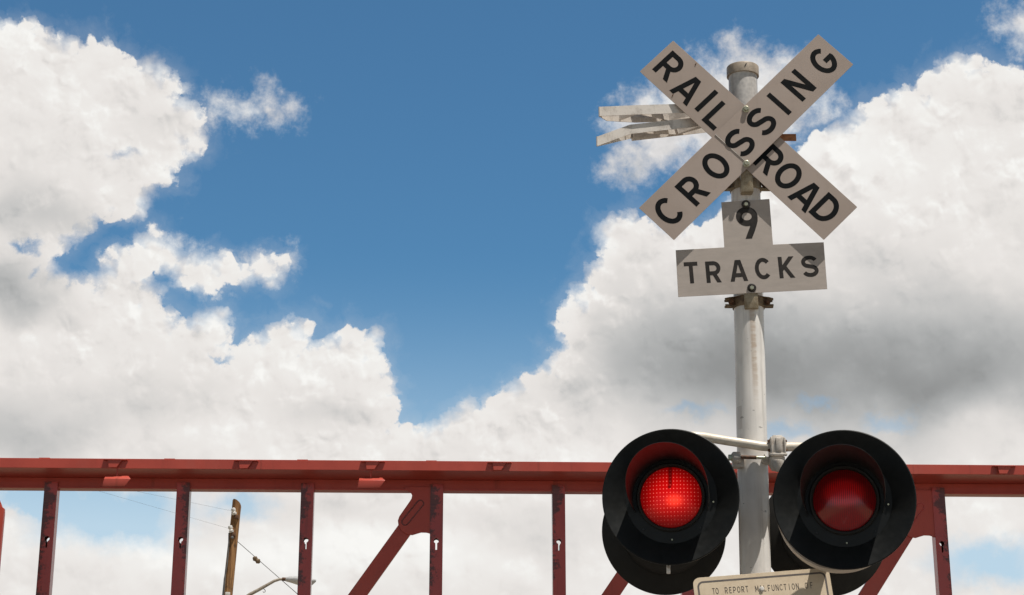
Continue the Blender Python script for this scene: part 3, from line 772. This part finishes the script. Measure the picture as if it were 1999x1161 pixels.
def lens_material(lit):
    m, k = mat('lit_red_lens' if lit else 'dark_red_lens', (.5, .008, .010) if not lit else (.30, .008, .008), .14 if not lit else .3, 0, .22 if not lit else .03, .5 if not lit else .25)
    k.b.inputs['Coat Roughness'].default_value = .04
    x, y, z = k.xyz(k.obj)
    rad = k.v('LENGTH', k.cxyz(x, 0.0, z))
    if lit:
        A_, B_ = .0146, .0166
        c1 = k.m('ABSOLUTE', k.m('MULTIPLY', k.m('COSINE', k.m('MULTIPLY', x, math.pi / A_)), k.m('COSINE', k.m('MULTIPLY', z, math.pi / B_))))
        dots = k.ramp(c1, .86, .97)
        rib = k.m('MULTIPLY_ADD', k.m('SINE', k.m('MULTIPLY', x, 2 * math.pi / .0083)), .5, .5)
        hot = k.ramp(k.v('LENGTH', k.v('MULTIPLY_ADD', k.cxyz(x, 0.0, z), (1 / .058, 0, 1 / .042), (-.30, 0, .45))), 1.0, 0.0)
        midg = k.ramp(k.v('LENGTH', k.cxyz(x, 0.0, k.m('ADD', z, -.012))), .125, .01)
        edge_ = k.ramp(rad, .138, .07, .40, 1.0)
        streak = k.m('MULTIPLY', k.ramp(k.m('ABSOLUTE', x), .012, .004), k.ramp(z, .03, .06))
        knob = k.ramp(k.v('LENGTH', k.cxyz(k.m('ADD', x, .003), 0.0, k.m('SUBTRACT', z, .041))), .010, .005)
        lowr = k.ramp(z, -.135, -.03, .35, 1.0)
        e = k.m('MULTIPLY', k.m('MULTIPLY', k.m('MULTIPLY_ADD', midg, .55, k.m('MULTIPLY_ADD', rib, .10, .42)), edge_), lowr)
        e = k.m('MULTIPLY', e, k.m('SUBTRACT', 1.0, k.m('MULTIPLY', k.m('MAXIMUM', streak, knob), .72)))
        colr = k.mix(k.m('MULTIPLY', dots, .85), (.62, .002, .002), (1.5, .22, .17))
        colr = k.mix(k.m('MULTIPLY', hot, .62), colr, (1.3, .07, .03))
        k.l.new(colr, k.b.inputs['Emission Color'])
        k.l.new(k.m('MULTIPLY_ADD', hot, .26, e), k.b.inputs['Emission Strength'])
        bump(k, dots, .25, .002)
    else:
        rib = k.m('MULTIPLY_ADD', k.m('SINE', k.m('MULTIPLY', x, 2 * math.pi / .0086)), .5, .5)
        painted_refl = k.ramp(k.v('LENGTH', k.v('MULTIPLY_ADD', k.cxyz(x, 0.0, z), (1 / .10, 0, 1 / .07), (0, 0, -.40))), 1.05, .55)  # bright ellipse: the reflector's glow painted into the base colour
        colr = k.mix(painted_refl, (.34, .004, .007), (.97, .010, .014))
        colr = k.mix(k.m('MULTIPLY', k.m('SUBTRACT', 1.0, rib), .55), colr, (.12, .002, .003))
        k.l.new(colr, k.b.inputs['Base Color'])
        k.b.inputs['Roughness'].default_value = .22
        bump(k, rib, .12, .001)
    return m
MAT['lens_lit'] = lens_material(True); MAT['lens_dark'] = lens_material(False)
def flashing_lamp(px, py, Y, yaw, RD, lens, body, visor_len=.30, label=None, pitch=0.0):
    pos = P(px, py, Y)
    L = MB().lathe([(.144, .0), (.198, .0), (.203, -.004), (RD - .004, -.036), (RD, -.034), (RD, -.028), (.206, .008), (.144, .010)], (0, 0, 0), (0, 1, 0), 96).build('flashing_light', body, mast, 'local')
    L.location = pos - base; L.rotation_euler = (pitch, 0, yaw)
    if label: L['label'] = label
    MB().lathe([(.148, .0), (.149, -.010), (.145, -.016), (.137, -.015), (.131, -.006), (.131, .01)], (0, 0, 0), (0, 1, 0), 72).build('lens_rim', MAT['black_old'], L, 'local')
    prof = [(.132 * math.sin(R(a)) / math.sin(R(32)), -.002 - .132 / math.sin(R(32)) * (math.cos(R(a)) - math.cos(R(32))) * .85) for a in range(32, -1, -4)]
    MB().lathe(prof, (0, 0, 0), (0, 1, 0), 72).build('lens', lens, L, 'local')
    MB().lathe([(.20, .012), (.20, .05), (.17, .11), (.10, .16), (0, .165)], (0, 0, 0), (0, 1, 0), 40).build('housing', MAT['black_old'], L, 'local')
    # visor: hooded shell, long on top, running out below the middle of the lens
    mb = MB(); NA, NL = 64, 10; AM = 112
    def shell(r0, r1, flip):
        vs = []
        for i in range(NA + 1):
            a = -AM + 2 * AM * i / NA; f = abs(a) / AM
            Lm = visor_len * max(.0, 1 - f ** 2.6) ** .62 + .012
            for j in range(NL + 1):
                t = j / NL; r = r0 + (r1 - r0) * t * (Lm / visor_len)
                vs.append(Vector((r * math.sin(R(a)), -.002 - Lm * t, r * math.cos(R(a)))))
        return vs
    o = shell(.166, .178, 0); i_ = shell(.164, .176, 1); n = NL + 1; N = len(o)
    fs = []
    for a in range(NA):
        for j in range(NL):
            q = (a * n + j, (a + 1) * n + j, (a + 1) * n + j + 1, a * n + j + 1)
            fs.append(q); fs.append(tuple(N + t for t in q[::-1]))
        q = (a * n + NL, (a + 1) * n + NL, N + (a + 1) * n + NL, N + a * n + NL); fs.append(q)
    for j in range(NL):
        fs.append((j, j + 1, N + j + 1, N + j)); fs.append((NA * n + j, N + NA * n + j, N + NA * n + j + 1, NA * n + j + 1))
    mb.add(o + i_, fs).build('visor', MAT['black_in'], L, 'local')
    for a in (180, 98, 138, -138):
        hb = MB(); hexbolt(hb, Vector((.182 * math.sin(R(a)), -.001, .182 * math.cos(R(a)))), FACE, .0042, .005, .0, .001)
        hb.build('screw', MAT['bolt'] if a in (180, 98) else MAT['black_in'], L, 'local')
    return L
YL = 7.27
LA = flashing_lamp(1310, 971, YL, R(-10), .294, MAT['lens_lit'], MAT['black'], label='flashing light with its red lens lit, left of the pole')
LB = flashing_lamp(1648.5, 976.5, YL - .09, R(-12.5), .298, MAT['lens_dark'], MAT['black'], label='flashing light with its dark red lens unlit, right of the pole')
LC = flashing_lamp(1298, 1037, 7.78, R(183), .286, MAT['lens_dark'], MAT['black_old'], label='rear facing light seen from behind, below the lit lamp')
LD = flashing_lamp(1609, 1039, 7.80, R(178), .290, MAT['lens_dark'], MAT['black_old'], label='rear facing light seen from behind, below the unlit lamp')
# pale drum seen under the right lamp, latch under the left one
MB().lathe([(.245, .02), (.258, .02), (.264, .04), (.264, .085), (.22, .10)], (-.028, 0, -.033), (0, 1, 0), 72).build('lamp_drum', MAT['housing'], LB, 'local')
lt = MB(); lt.box((-.022, .028, -.305), .016, .014, .034); lt.box((-.028, .030, -.283), .004, .012, .02); lt.box((-.016, .030, -.283), .004, .012, .02)
lt.build('latch', MAT['alu'], LA, 'local', bevel=.002)
for (q, s) in ((P(1338, 853.0, 7.40), LA), (P(1640, 874, 7.41), LB)):
    MB().tube([q, q + Vector((-.0, .03, -.10)), base + s.location + Vector((0, .16, .05))], .02, 14).build('lamp_bracket', MAT['arm'], mast, base)
for s, f in ((LC, LA), (LD, LB)):
    c0 = base + f.location; c1 = base + s.location
    MB().tube([c0 + Vector((0, .15, .0)), c1 + Vector((0, -.15, 0))], .03, 14).build('lamp_bracket', MAT['black_old'], mast, base)

# ================================================================ red centre-beam railcar
AY = math.atan2(.355, 9.75)
RO = Vector((0, 16.0, 0)); RE = Vector((math.cos(AY), math.sin(AY), 0)); RN = Vector((-math.sin(AY), math.cos(AY), 0))
def Q(px, py, v=0.0):
    """photo pixel on the car's vertical plane v metres behind its near face -> (along, height)"""
    d = ray(px, py); t = (RO + RN * v - EYE).dot(RN) / d.dot(RN); q = EYE + d * t
    return (q - RO).dot(RE), q.z
def RW(u, v, z): return RO + RE * u + RN * v + Z_ * z
CROOT = RW(0, .45, 0)
car = thing('centre_beam_railcar', CROOT, 'red painted steel railcar frame of posts and a long top chord behind the signal', 'railcar')
RFACE = -RN
def rbox(mb, u0, u1, v0, v1, z0, z1):
    c = RW((u0 + u1) / 2, (v0 + v1) / 2, (z0 + z1) / 2)
    return mb.box(c, u1 - u0, v1 - v0, z1 - z0, Matrix.Rotation(AY, 3, 'Z'))
def rpoly(mb, pix, v, th, world=None):
    """outline traced in photo pixels, standing on plane v, th thick"""
    pts = [Q(x, y, v) for x, y in pix]
    return mb.prism(pts, RO + RN * v, RE, Z_, RFACE, th)
ZT = Q(1000, 900.6)[1]; ZL = Q(1000, 919.5)[1]
vw = .2
for _ in range(60):
    vw += .01
    if Q(1000, 937.5, vw)[1] > ZL: break
ZW = Q(1000, 956.5, vw)[1]
UL, UR = -9.0, 9.0
mb = MB(); rbox(mb, UL, UR, 0, vw * 2 + .13, ZL, ZT); rbox(mb, UL, UR, vw, vw + .13, ZW, ZL - .002); rbox(mb, UL, UR, vw - .012, vw + .142, ZW - .012, ZW + .004)
print('car', ZT, ZL, ZW, vw)
mb.build('top_chord', MAT['car'], car, CROOT, bevel=.002, seg=1, smooth=False)
for px in (85, 330, 590, 842, 1362, 1600):
    u = Q(px, 899)[0]; mb = MB(); rbox(mb, u - .05, u + .05, .02, .10, ZT + .0002, ZT + .009); mb.build('top_lug', MAT['car'], car, CROOT)
# posts: box section with a keyhole through both faces
def keyhole_plate(mb, w, z0, z1, kz, th, yoff):
    bm_ = bmesh.new()
    outer = [(-w / 2, z0), (w / 2, z0), (w / 2, z1), (-w / 2, z1)]
    r, sw, sl = .025, .0085, .088
    a0 = math.degrees(math.asin(sw / r))
    hole = [(r * math.sin(R(a)), kz + r * -math.cos(R(a)) * 1.0) for a in [a0 + (360 - 2 * a0) * i / 20 for i in range(21)]]
    hole += [(-sw, kz - sl), (sw, kz - sl)]
    es = []
    for loop in (outer, hole):
        vs = [bm_.verts.new((x, 0, z)) for x, z in loop]
        es += [bm_.edges.new((vs[i], vs[(i + 1) % len(vs)])) for i in range(len(vs))]
    bmesh.ops.triangle_fill(bm_, use_beauty=True, use_dissolve=False, edges=es)
    bm_.verts.index_update()
    fv = [Vector((v.co.x, yoff, v.co.z)) for v in bm_.verts]; n = len(fv)
    tri = [tuple(v.index for v in f.verts) for f in bm_.faces]
    mb.add(fv + [q + Vector((0, th, 0)) for q in fv], tri + [tuple(i + n for i in t[::-1]) for t in tri]
           + [(i, (i + 1) % 4, n + (i + 1) % 4, n + i) for i in range(4)]
           + [(4 + i, 4 + (i + 1) % len(hole), n + 4 + (i + 1) % len(hole), n + 4 + i) for i in range(len(hole))])
    bm_.free()
VP = vw - .022; PW = .125; PD = .115; ZD = 1.12
zk = Q(1000, 1056, VP)[1]; zp = Q(1000, 946, VP)[1]
pm = MB()
keyhole_plate(pm, PW, ZD - zp, 0, zk - zp, .008, 0)
keyhole_plate(pm, PW, ZD - zp, ZW - .012 - zp, zk - zp, .008, PD - .008)
for s in (-1, 1): pm.box((s * (PW / 2 - .004), PD / 2, (ZD + ZW - .012) / 2 - zp), .0078, PD - .0165, ZW - .012 - ZD)
post0 = pm.build('post', MAT['car_post'], car, 'local', smooth=False)
POSTS = [-148, 99.5, 358, 600.5, 853, 1090.5, 1338, 1585, 1831, 2080]
for i, px in enumerate(POSTS):
    o = post0 if i == 0 else post0.copy()
    if i: COL.objects.link(o); o.parent = car
    u = Q(px, 950, VP)[0]
    o.location = RW(u, VP, zp) - CROOT; o.rotation_euler = (0, 0, AY)
# gusset plates and diagonals
GUS = [(790, 956), (795.5, 958), (801.5, 961), (804.6, 966.5), (803.2, 973), (800, 978), (791, 991), (779.5, 1007.5), (776.6, 1016), (777.8, 1026), (784.8, 1036.7), (795.5, 1043), (805, 1044.4), (812, 1042.2), (822, 1039.3), (832.7, 1039.6), (838, 1041), (840.6, 1043), (846, 1043), (846, 950), (790, 950)]
SLOT = [(820.5, 982.5), (790.8, 1018.5)]
DIA = [(779.5, 1022), (806, 1036), (716.6, 1161), (333.6, 1690), (296, 1690), (679, 1161)]
for px in (853, 1338.5, 1831, 2325):
    u0 = Q(853, 1000, VP)[0]; du = Q(px, 1000, VP)[0] - u0
    shift = RE * du
    mb = MB(); rpoly(mb, GUS, VP + .006, .012); mb.v = [q + shift for q in mb.v]
    gs = mb.build('gusset_plate', MAT['car'], car, CROOT, bevel=.002, seg=1)
    (ax_, ay_), (bx_, by_) = [Q(x, y, VP + .004) for x, y in SLOT]
    dl = math.hypot(bx_ - ax_, by_ - ay_); dxn, dyn = (bx_ - ax_) / dl, (by_ - ay_) / dl
    th0 = math.degrees(math.atan2(dyn, dxn)); rs = .032
    st = arc(bx_, by_, rs, rs, th0 - 90, th0 + 90, 10) + arc(ax_, ay_, rs, rs, th0 + 90, th0 + 270, 10)
    wm = MB(); st.append(st[0]); wm.tube([RW(a + du, VP + .0045, b) for a, b in st], .0055, 6, cap=False)
    wm.build('weld_bead', MAT['car_post'], gs, CROOT)
    mb = MB(); rpoly(mb, DIA, VP + .024, .055); mb.v = [q + shift for q in mb.v]
    mb.build('diagonal_brace', MAT['car'], car, CROOT, bevel=.003, seg=1)
# clips riding on the chord's lip, tie-down tabs under it
for px in (223, 478, 725, 972, 1222, 1464, 1712, 1955):
    o_ = Q(px, 900)[0] - Q(223, 900)[0]
    mb = MB()
    (ua, _), (ub, _) = Q(202, 899), Q(250.5, 899)
    mb.prism([(ua, 0), (ub, 0), (ub - .01, -.045), (ua + .01, -.045)], RO + Z_ * (ZT - .011), RE, RN, Z_, .009)
    tabp = [Q(x, y) for x, y in ((212, 900.5), (240, 900.5), (228.5, 916), (213, 916))]
    zz = Q(223, 897.5)[1] - ZT
    mb.prism([(a, b - zz) for a, b in tabp], RO - RN * .036, RE, Z_, RFACE, .006)
    mb.v = [q + RE * o_ for q in mb.v]
    mb.build('lip_clip', MAT['car'], car, CROOT, bevel=.0015, seg=1)
for px in (228, 724, 1222, 1712):
    du = Q(px, 940)[0] - Q(228, 940)[0]
    mb = MB(); v0 = -.045
    f = [Q(x, y, v0) for x, y in ((199.5, 949), (243, 949), (255, 934), (203, 934))]
    t = [Q(x, y, v0 + .05) for x, y in ((206, 928.5), (251, 928.5))]
    A_ = [RW(u, v0, z) for u, z in f]; B_ = [RW(u, v0 + .05, z) for u, z in t]
    th = RN * .008
    mb.add(A_ + [q + th for q in A_], [(0, 1, 2, 3), (7, 6, 5, 4), (0, 4, 5, 1), (1, 5, 6, 2), (3, 7, 4, 0)])
    mb.add([A_[3], A_[2], B_[1], B_[0], A_[3] - Z_ * .008, A_[2] - Z_ * .008, B_[1] - Z_ * .008, B_[0] - Z_ * .008], [(0, 1, 2, 3), (7, 6, 5, 4), (2, 3, 7, 6), (0, 3, 7, 4), (1, 2, 6, 5)])
    mb.v = [q + RE * du for q in mb.v]
    tb_ = mb.build('tie_down_tab', MAT['car'], car, CROOT, bevel=.003)
    a = (B_[0] + B_[1]) / 2 + RE * du; MB().tube([a - Z_ * .006, Vector((a.x, a.y, ZL + .004))], .008, 8).build('hanger_rod', MAT['car'], tb_, CROOT)
# brighter end upright peeking in at the frame's left edge
mb = MB(); rpoly(mb, [(-26, 962), (-4, 972), (0, 981), (2.5, 988), (7.5, 992), (7.2, 1003), (0.5, 1076), (-52, 1655), (-84, 1655)], -.30, .06)
mb.build('end_upright', MAT['car_bright'], car, CROOT, bevel=.006)
# deck, sill, trucks and wheels below the frame
mb = MB(); rbox(mb, UL, UR, -.95, vw * 2 + 1.1, ZD - .16, ZD - .002); mb.build('deck', MAT['deck'], car, CROOT, bevel=.01)
mb = MB(); rbox(mb, UL, UR, vw - .25, vw + .38, ZD - .60, ZD - .162); mb.build('centre_sill', MAT['car'], car, CROOT, bevel=.01)
for uc in (-6.6, 6.6):
    for v in (vw - .78, vw + .91):
        mb = MB(); rbox(mb, uc - 1.25, uc + 1.25, v - .06, v + .06, .42, .66); mb.build('truck_side', MAT['steel'], car, CROOT, bevel=.03)
    for du in (-.87, .87):
        for v in (vw - .66, vw + .78):
            MB().lathe([(0, -.07), (.14, -.07), (.36, -.05), (.42, -.06), (.42, .05), (.45, .06), (.45, .09), (0, .09)], RW(uc + du, v, .60), RN * (1 if v < vw else -1) , 36).build('wheel', MAT['steel'], car, CROOT)
for v in (vw - .66, vw + .78):
    mb = MB(); rbox(mb, -60, 60, v - .035, v + .035, .06, .15); rbox(mb, -60, 60, v - .07, v + .07, .02, .058)
    ro = RW(-60, v, 0); tag(mb.build('rail', MAT['steel'], None), 'nearer steel rail under the red railcar' if v < vw else 'farther steel rail under the red railcar', 'rail')

# ================================================================ wooden utility pole, guy, lamp, wires
YU = 40.0
ut, ul = P(462.5, 983, YU), P(444, 1161, YU)
uu = (ut - ul).normalized(); ub = ul - uu * (ul.z / uu.z)
up_ = thing('utility_pole', ub, 'weathered brown wooden utility pole seen through the railcar frame', 'utility pole')
um = MB()
n = 26; vs = []; fs = []; rows = 40
rnd = random.Random(3)
jit = [1 + .05 * rnd.uniform(-1, 1) for _ in range(n)]
for i in range(rows):
    t = i / (rows - 1); c = ub.lerp(ut, t); r = .15 - .045 * t
    for j in range(n):
        a = 2 * math.pi * j / n
        rr_ = r * (jit[j] + .02 * math.sin(9 * t + j))
        z = .10 * math.cos(a + 2.2) * (i == rows - 1)
        vs.append(c + Vector((math.cos(a) * rr_, math.sin(a) * rr_, z)))
for i in range(rows - 1):
    for j in range(n): fs.append((i * n + j, i * n + (j + 1) % n, (i + 1) * n + (j + 1) % n, (i + 1) * n + j))
fs.append(tuple(range((rows - 1) * n, rows * n)))
um.add(vs, fs).build('shaft', MAT['wood'], up_, ub)
def insul(px, py, s):
    q = P(px, py, YU - .14); mb = MB()
    mb.lathe([(0, -.09), (.045 * s, -.085), (.06 * s, -.04), (.035 * s, -.015), (.055 * s, .02), (.05 * s, .07), (.02 * s, .09), (0, .09)], q, (-.3, 0, 1), 16)
    i_ = mb.build('insulator', MAT['porcelain'], up_, ub)
    b = MB(); b.box(q + Vector((.06, .03, -.13)), .10, .10, .09); b.build('insulator_bracket', MAT['rust'], i_, ub, bevel=.01)
    return q
i1 = insul(456.5, 998, 1.0); i2 = insul(450.5, 1032.5, 1.0)
mb = MB(); mb.tube([P(447, 1040, YU - .12), P(446.5, 1065, YU - .12), P(443.5, 1100, YU - .13), P(438, 1130, YU - .15), P(434.5, 1165, YU - .15), P(430, 1230, YU - .15)], .016, 6)
mb.build('drop_cable', MAT['cable'], up_, ub); mb = MB()
mb.tube([P(446.5, 1060, YU - .15), P(444.5, 1090, YU - .15), P(440.5, 1120, YU - .15), P(436.5, 1165, YU - .16)], .010, 6)
mb.build('drop_cable', MAT['cable'], up_, ub)
b = MB(); b.box(P(444.5, 1159.5, YU - .16), .11, .05, .09); b.build('tag_plate', MAT['porcelain'], up_, ub, bevel=.006)
b = MB(); b.lathe([(0, 0), (.035, 0), (.035, .03), (0, .04)], P(453.5, 1049, YU - .15), FACE, 10); b.build('bolt', MAT['cable'], up_, ub)
# guy wire with its strain insulator
g0 = P(461.5, 1055, YU); g1 = P(581, 1159.5, YU); gd = (g1 - g0)
gend = g0 + gd * (g0.z / -gd.z)
gw = thing('guy_wire', gend, 'thin guy wire with a dark strain insulator slanting down from the wooden pole', 'guy wire')
MB().tube([g0, g0.lerp(gend, .5), gend], .0075, 6).build('wire', MAT['cable'], gw, gend)
gi = P(500.8, 1092.8, YU)
MB().lathe([(0, -.11), (.03, -.10), (.065, -.05), (.045, 0), (.065, .05), (.03, .10), (0, .11)], gi, gd, 14).build('strain_insulator', MAT['clamp_dark'], gw, gend)
# cobra-head street lamp bracketed off the pole
sl_root = P(441, 1195, YU)
sl = thing('street_lamp', sl_root, 'grey cobra head street lamp on a curved tan arm off the wooden pole', 'street lamp')
ap = [P(441, 1195, YU), P(462, 1178, YU), P(488, 1160, YU), P(505, 1151, YU), P(520, 1142.5, YU), P(535, 1134, YU), P(546, 1130.5, YU), P(557, 1130.3, YU)]
fine = []
for i in range(len(ap) - 1):
    for t in (0, .33, .66): fine.append(ap[i].lerp(ap[i + 1], t))
fine.append(ap[-1])
MB().tube(fine, [.048 - .02 * i / len(fine) for i in range(len(fine))], 12).build('arm', MAT['lamp_arm'], sl, sl_root)
MB().tube([P(551, 1130.2, YU), P(559, 1130.6, YU)], .042, 12).build('collar', MAT['rust'], sl, sl_root)
h0, h1 = P(558, 1130.5, YU), P(617, 1133, YU)
hx = (h1 - h0).normalized(); hy = Vector((0, 1, 0)); hz = hx.cross(hy); Lh = (h1 - h0).length
sec = [(0, .045, .05, .05), (.16, .10, .075, .075), (.45, .17, .085, .13), (.70, .175, .075, .17), (.88, .14, .05, .11), (1.0, .03, .02, .03)]
def loft(top_only):
    vs = []; fs = []; n = 16
    for t, w, zu, zd in sec:
        for k_ in range(n):
            a = 2 * math.pi * k_ / n; ca, sa = math.cos(a), math.sin(a)
            zz = (zu * sa if sa > 0 else (zd * sa if not top_only else .0))
            vs.append(h0 + hx * (t * Lh) + hy * (w * ca) + hz * zz)
    for i in range(len(sec) - 1):
        for k_ in range(n): fs.append((i * n + k_, i * n + (k_ + 1) % n, (i + 1) * n + (k_ + 1) % n, (i + 1) * n + k_))
    fs += [tuple(range(n)), tuple(range((len(sec) - 1) * n, len(sec) * n))]
    return vs, fs
MB().add(*loft(False)).build('lamp_head', MAT['lamp_alu'], sl, sl_root)
c0 = P(604, 1139, YU)
hk = [P(508, 1151, YU) + Vector((.0, 0, -.03))]
MB().tube([P(512, 1147, YU), P(515, 1149.5, YU), P(517.8, 1152, YU), P(517.8, 1155, YU), P(515, 1156.3, YU), P(513.2, 1154.5, YU)], .008, 6).build('hook', MAT['cable'], sl, sl_root)
# overhead wires running off to the left, rising towards the next pole
for (q, ex, ey, lab) in ((i1, -420, 817, 'upper faint overhead wire leaving the wooden pole to the left'), (i2, -420, 782, 'lower faint overhead wire leaving the wooden pole to the left')):
    e = P(ex, ey, YU - 3); e = q + (e - q) * 3.0; pts = []
    for i in range(25):
        t = i / 24; w = q.lerp(e, t); w.z -= .25 * 4 * t * (1 - t) * .0; pts.append(w)
    tag(MB().tube(pts, .0021, 5).build('overhead_wire', MAT['cable']), lab, 'wire', 'overhead wires')
